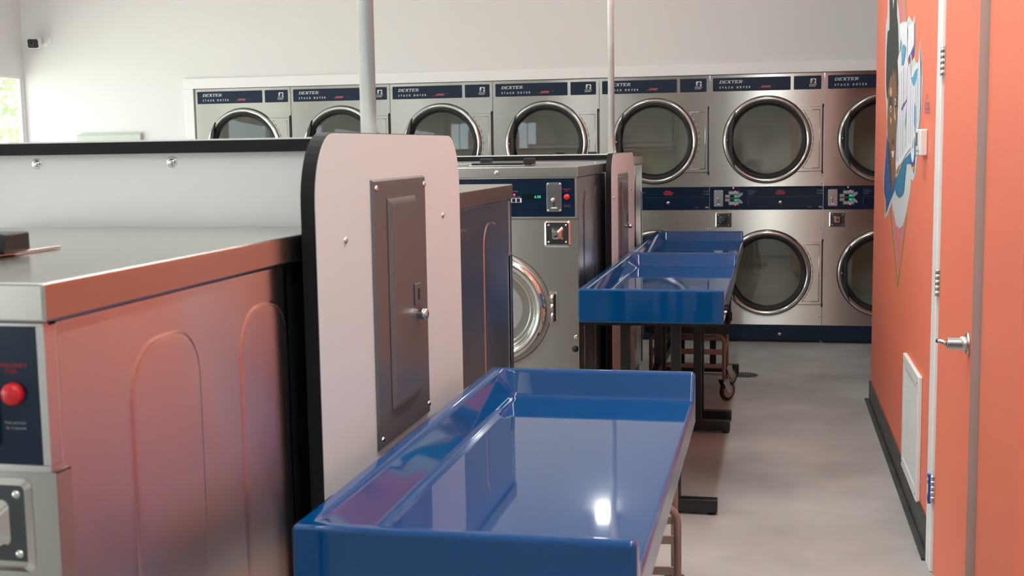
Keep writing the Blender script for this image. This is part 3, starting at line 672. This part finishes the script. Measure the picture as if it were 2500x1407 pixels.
# breaker panels on the end panels
def breaker(x, y0, y1, z0, z1, label):
    R = thing('breaker_panel', label, 'electrical panel', (x, (y0+y1)/2, (z0+z1)/2))
    hw, hh = (y1-y0)/2, (z1-z0)/2
    cv = MB().raised([(-hw, -hh), (hw, -hh), (hw, hh), (-hw, hh)], [(-hw+.004, -hh+.004), (hw-.004, -hh+.004), (hw-.004, hh-.004), (-hw+.004, hh-.004)], 0, .0004, .006).build('cover_plate', 'panel_grey', R, .001)
    dw = hw*.53; dz0, dz1 = -hh+.062, hh-.040
    dr_ = MB().raised([(-dw, dz0), (dw, dz0), (dw, dz1), (-dw, dz1)], [(-dw+.012, dz0+.012), (dw-.006, dz0+.012), (dw-.006, dz1-.014), (-dw+.012, dz1-.014)], 0, .0062, .015).build('door', 'panel_grey', R, .0015)
    MB().box(.0061, .0066, -dw-.003, -dw, dz0, dz1).build('door_gap', 'black', dr_)
    lz = -.000
    MB().box(.0152, .019, dw-.052, dw-.008, -hh*.02+lz, hh*.15+lz).build('latch_plate', 'panel_grey', dr_, .002)
    MB().box(.0192, .0197, dw-.038, dw-.022, hh*.02+lz, hh*.11+lz).build('latch_slot', 'black', dr_)
    MB().lathe([(.009, .0152), (.011, .024), (.012, .034), (.009, .037), (0, .037)], (0, dw-.028, -hh*.10), 0, 14).build('lock', 'chrome', dr_)
    for sy_, sz in ((-hw+.020, hh-.018), (hw-.012, hh-.020), (-hw+.020, -hh+.018), (hw-.012, -hh+.022)): MB().dome((.006, sy_, sz), .007, .004, 0, 1, 12).build('screw', 'chrome', cv)
    return R
breaker(XE1, 2.226, 2.586, .853, 1.381, 'grey steel breaker panel on the nearest pinkish end panel')
breaker(XE2, 6.03, 6.424, .80, 1.302, 'smaller-looking grey breaker panel on the farther end panel, behind the blue tables')
# poles
for (x, y, z0, lab) in ((-.815, 2.422, 1.4635, 'thick-looking near galvanized pole rising from the nearest partition'), (-.812, 6.27, 1.3975, 'thin-looking farther galvanized pole rising from the partition by the blue tables')):
    R = thing('conduit_pole', lab, 'pole', (x, y, z0), group=None)
    MB().cyl((0, 0, 0), .0165, 0, CEIL-z0-.001, 2, 28).build('pipe', 'galv', R)
    MB().lathe([(.017, .0), (.024, .0), (.024, .004), (.017, .006)], (0, 0, 0), 2, 24).build('flange', 'galv', R)

# ================================================================== folding tables
def make_table(x0, x1, y0, y1, label):
    xc, yc = (x0+x1)/2, (y0+y1)/2
    R = thing('folding_table', label, 'table', (xc, yc, 0), group='blue laundry folding tables in a line')
    hx, hy = (x1-x0)/2, (y1-y0)/2
    ZT, ZF, ZB = .894, .832, .763
    b = MB(); X = [-hx, -hx+.030, -hx+.068, hx]; Y_ = [-hy, -hy+.026, -hy+.058, hy-.058, hy-.026, hy]
    def hgt(i, j):
        if i <= 1 or j <= 1 or j >= 4: return ZT
        return ZF
    V = [[b.bm.verts.new((X[i], Y_[j], hgt(i, j))) for j in range(6)] for i in range(4)]
    for i in range(3):
        for j in range(5):
            b.bm.faces.new((V[i][j], V[i+1][j], V[i+1][j+1], V[i][j+1]))
    loop = [V[i][0] for i in range(4)]+[V[3][j] for j in range(1, 6)]+[V[i][5] for i in (2, 1, 0)]+[V[0][j] for j in (4, 3, 2, 1)]
    low = [b.bm.verts.new((v.co.x, v.co.y, ZB)) for v in loop]; n_ = len(loop)
    for i in range(n_): b.bm.faces.new((loop[i], low[i], low[(i+1) % n_], loop[(i+1) % n_]))
    b.bm.faces.new(low[::-1])
    b.build('tray_top', 'blue', R, .009, 4)
    MB().box(-hx+.01, hx-.02, -hy+.03, hy-.03, ZB-.012, ZB-.0005).build('under_frame', 'black_metal', R)
    for s_ in (-1, 1):
        yy = s_*(hy-.10)
        for px_ in (-.56-xc, -.364-xc):
            MB().box(px_-.019, px_+.019, yy-.019, yy+.019, .062, ZB-.0125).build('post', 'black_metal', R, .002)
        ft = MB().box(-.72-xc, -.203-xc, yy-.024, yy+.024, .012, .0615).build('foot', 'black_metal', R, .003)
        for px_ in (-.70-xc, -.225-xc): MB().cyl((px_, yy, 0), .016, .0, .0118, 2, 12).build('glide', 'rubber', ft)
    MB().box(-.575-xc, -.545-xc, -hy+.12, hy-.12, .30, .345).build('stretcher', 'black_metal', R)
    for s_ in (-1, 1): MB().cyl((hx+.0005, s_*(hy-.25), .79), .012, 0, .012, 0, 10) if False else None
    return R
make_table(-.687, -.180, 1.632, 2.945, 'nearest blue folding table with raised rim, filling the lower foreground')
make_table(-.733, -.178, 4.618, 6.205, 'middle blue folding table beside the farther end panel, front face fully seen')
make_table(-.733, -.183, 6.245, 7.82, 'farthest blue folding table, in front of the stack dryers')

# ================================================================== rolling carts
def make_cart(label, loc, lift=0., hb=.225, rz=0.):
    R = thing('laundry_cart', label, 'cart', loc, rz, group='wheeled laundry carts under the tables')
    hx, dp, r = .205, .45, .0108
    def loop(y):
        pts = [(-hx, y, .125), (-hx, y, .33+lift)]
        for q in range(1, 6): a = PI-PI/2*q/5; pts.append((-hx+.05+.05*math.cos(a), y, .33+lift+.05*math.sin(a)))
        for q in range(0, 6): a = PI/2-PI/2*q/5; pts.append((hx-.05+.05*math.cos(a), y, .33+lift+.05*math.sin(a)))
        return pts+[(hx, y, .125)]
    for y in (0, dp): MB().tube(loop(y), r, 12).build('end_frame', 'cart', R)
    for y in (0, dp):
        for z in (.283+lift, .197+lift):
            MB().box(-hx+.008, hx-.008, y-.004, y+.004, z-.011, z+.011).build('cross_rail', 'cart', R)
    for x in (-hx, hx):
        MB().tube([(x, .008, .225), (x, dp-.008, .285)], .008, 8).build('side_rail', 'cart', R)
    bk = MB(); z0, z1 = .394+lift, .64+lift*.4
    ys0, ys1 = -.03, dp+.03
    for q in range(15):
        x = -hb+2*hb*q/14; bk.box(x-.002, x+.002, ys0-.002, ys0+.002, z0, z1); bk.box(x-.002, x+.002, ys1-.002, ys1+.002, z0, z1); bk.box(x-.002, x+.002, ys0, ys1, z0-.002, z0+.002)
    for q in range(16):
        y = ys0+(ys1-ys0)*q/15
        for x in (-hb, hb): bk.box(x-.002, x+.002, y-.002, y+.002, z0, z1)
        bk.box(-hb, hb, y-.002, y+.002, z0-.002, z0+.002)
    for q in range(10):
        z = z0+(z1-z0)*q/9; bk.box(-hb, hb, ys0-.002, ys0+.002, z-.002, z+.002); bk.box(-hb, hb, ys1-.002, ys1+.002, z-.002, z+.002)
        for x in (-hb, hb): bk.box(x-.002, x+.002, ys0, ys1, z-.002, z+.002)
    bk.build('wire_basket', 'black', R)
    for ya, yb in ((ys0-.008, ys0+.002), (ys1-.002, ys1+.008)): MB().box(-hb-.008, hb+.008, ya, yb, z0-.008, z0+.045).build('basket_rail', 'black', R)
    for x in (-hx, hx):
        for y in (0, dp):
            P_ = [(a_, z_) for a_, z_ in ((-.024, .112), (.024, .112), (.042, .055), (.026, .042), (.010, .055))]
            cs = MB().box(-.022, .022, -.022, .022, .112, .124).prism(P_, 0, -.019, -.016).prism(P_, 0, .016, .019).build('caster_fork', 'chrome_soft', R)
            cs.location = (x, y, 0); cs.rotation_euler = (0, 0, math.radians(-42 if x > 0 else 25))
            MB().lathe([(.0, -.012), (.038, -.012), (.046, -.013), (.053, -.008), (.0545, 0), (.053, .008), (.046, .013), (.038, .012), (0, .012)], (0, .026, .0545), 0, 28).build('tyre', 'rubber', cs)
            MB().lathe([(0, -.0145), (.032, -.0145), (.038, -.0125)], (0, .026, .0545), 0, 20).lathe([(0, .0145), (.032, .0145), (.038, .0125)], (0, .026, .0545), 0, 20).build('wheel_hub', 'caster', cs)
    return R
make_cart('tubular steel laundry cart on casters, parked under the farthest blue table', (-.468, 6.88, 0))
make_cart('laundry cart behind the nearest blue table, only its right frame tube showing', (-.448, 3.19, 0), .10, .150, math.radians(5.5))

# ================================================================== small things of the room
R = thing('security_camera', 'white security camera with black square face, high on the back wall corner', 'security camera', (-5.742, YB, 2.322))
MB().lathe([(0, -.012), (.045, -.012), (.05, -.006), (.05, -.0005)], (0.02, 0, .03), 1, 24).build('mount', 'white_p', R)
b = MB().prism(rrect(-.046, .046, -.040, .040, .016), 1, -.12, -.0); o = b.build('housing', 'white_p', R, .006, 2)
o.rotation_euler = (math.radians(13), 0, math.radians(20)); o.location = (-.045, -.035, .02)
f_ = MB().prism(rrect(-.040, .040, -.035, .035, .014), 1, -.1235, -.1202).build('face', 'black', o)
MB().lathe([(.016, -.1238), (.016, -.127), (.011, -.127), (.009, -.1245), (0, -.1245)], (0, 0, 0), 1, 20).build('lens', 'disp', o) 
bd = thing('wall_panel', 'pale green-grey panel low on the back wall, its top edge showing above the black cap', 'panel', (-5.198, YB, 1.28))
MB().box(-.281, .281, -.03, -.0005, -.32, .318).build('board', 'greywall', bd, .003)
MB().box(-.279, .279, -.0345, -.0302, -.318, .306).build('cover_sheet', 'greywall', bd, .002)
dn = thing('floor_drain', 'small round dark drain grate in the concrete floor before the dryers', 'drain', (-.169, 7.68, 0))
MB().lathe([(.085, .0005), (.085, .003), (.072, .003), (.072, .0008)], (0, 0, 0), 2, 32).build('rim', 'dark_plate', dn)
b = MB().cyl((0, 0, 0), .071, .0004, .0010, 2, 32); b.build('well', 'black', dn)
b = MB()
for q in range(-4, 5):
    l = math.sqrt(max(.0001, .070**2-(q*.015)**2)); b.box(q*.015-.0035, q*.015+.0035, -l, l, .0012, .0026)
b.build('grate', 'dark_plate', dn)
# ceiling lights
def strip_light(x, y, lab):
    R = thing('ceiling_light', lab, 'ceiling light', (x, y, CEIL), group='long strip lights on the ceiling')
    MB().box(-.075, .075, -1.20, 1.20, -.03, -.0005).build('housing', 'white_p', R)
    MB().box(-.055, .055, -1.18, 1.18, -.055, -.0305).build('diffuser', 'lamp_aisle' if abs(x) < .1 else 'lamp', R)
for x, y in ((-.05, 5.0), (-.05, 2.2), (-.05, -.6), (-2.0, 5.4), (-2.0, 2.6), (-4.0, 4.4), (-4.0, 1.6), (1.9, .9)):
    strip_light(x, y, 'long white strip light on the ceiling above the laundromat')
R = thing('emergency_light', 'small bright lamp fixed high on the back wall', 'lamp', (-1.24, YB, 3.02))
MB().box(-.10, .10, -.06, -.0005, -.03, .05).build('housing', 'white_p', R, .008)
MB().box(-.045, .045, -.066, -.0605, -.07, .03).build('lens', 'spotlamp', R)

# ================================================================== outside
gm = MB().box(-60, XL-.31, -60, 60, -.2, -.05).box(XL-.31, 60, -60, YF-.31, -.2, -.05); struct(gm.build('ground', 'ground'))
def tree(x, y, h, r, lab, seed):
    rd = random.Random(seed)
    R = thing('leafy_tree', lab, 'tree', (x, y, -.05))
    MB().tube([(0, 0, 0), (.05, 0, h*.3), (0, .06, h*.6), (.04, 0, h*.85)], .07, 8).build('trunk', 'bark', R)
    b_ = MB()
    for q in range(2800):
        while True:
            p = Vector((rd.uniform(-1, 1), rd.uniform(-1, 1), rd.uniform(-1, 1)))
            if .25 < p.length < 1: break
        p = Vector((p.x*r, p.y*r, h*.55+p.z*h*.47)); s_ = rd.uniform(.025, .055)
        a = Vector((rd.uniform(-1, 1), rd.uniform(-1, 1), rd.uniform(-1, 1))).normalized(); c_ = a.orthogonal().normalized()
        b_.bm.faces.new([b_.bm.verts.new(p+v) for v in (a*s_*1.3, c_*s_*.6, -a*s_*1.3, -c_*s_*.6)])
    b_.build('foliage', 'leaf', R)
tree(-8.6, 12.2, 3.4, 1.5, 'sunlit leafy tree outside the left window, nearest its right edge', 1)
tree(-11.2, 16.0, 4.2, 1.7, 'sunlit leafy tree farther beyond the left window', 2)
tree(-9.9, 9.0, 3.2, 1.3, 'sunlit leafy tree outside the window, left of the frame edge', 3)
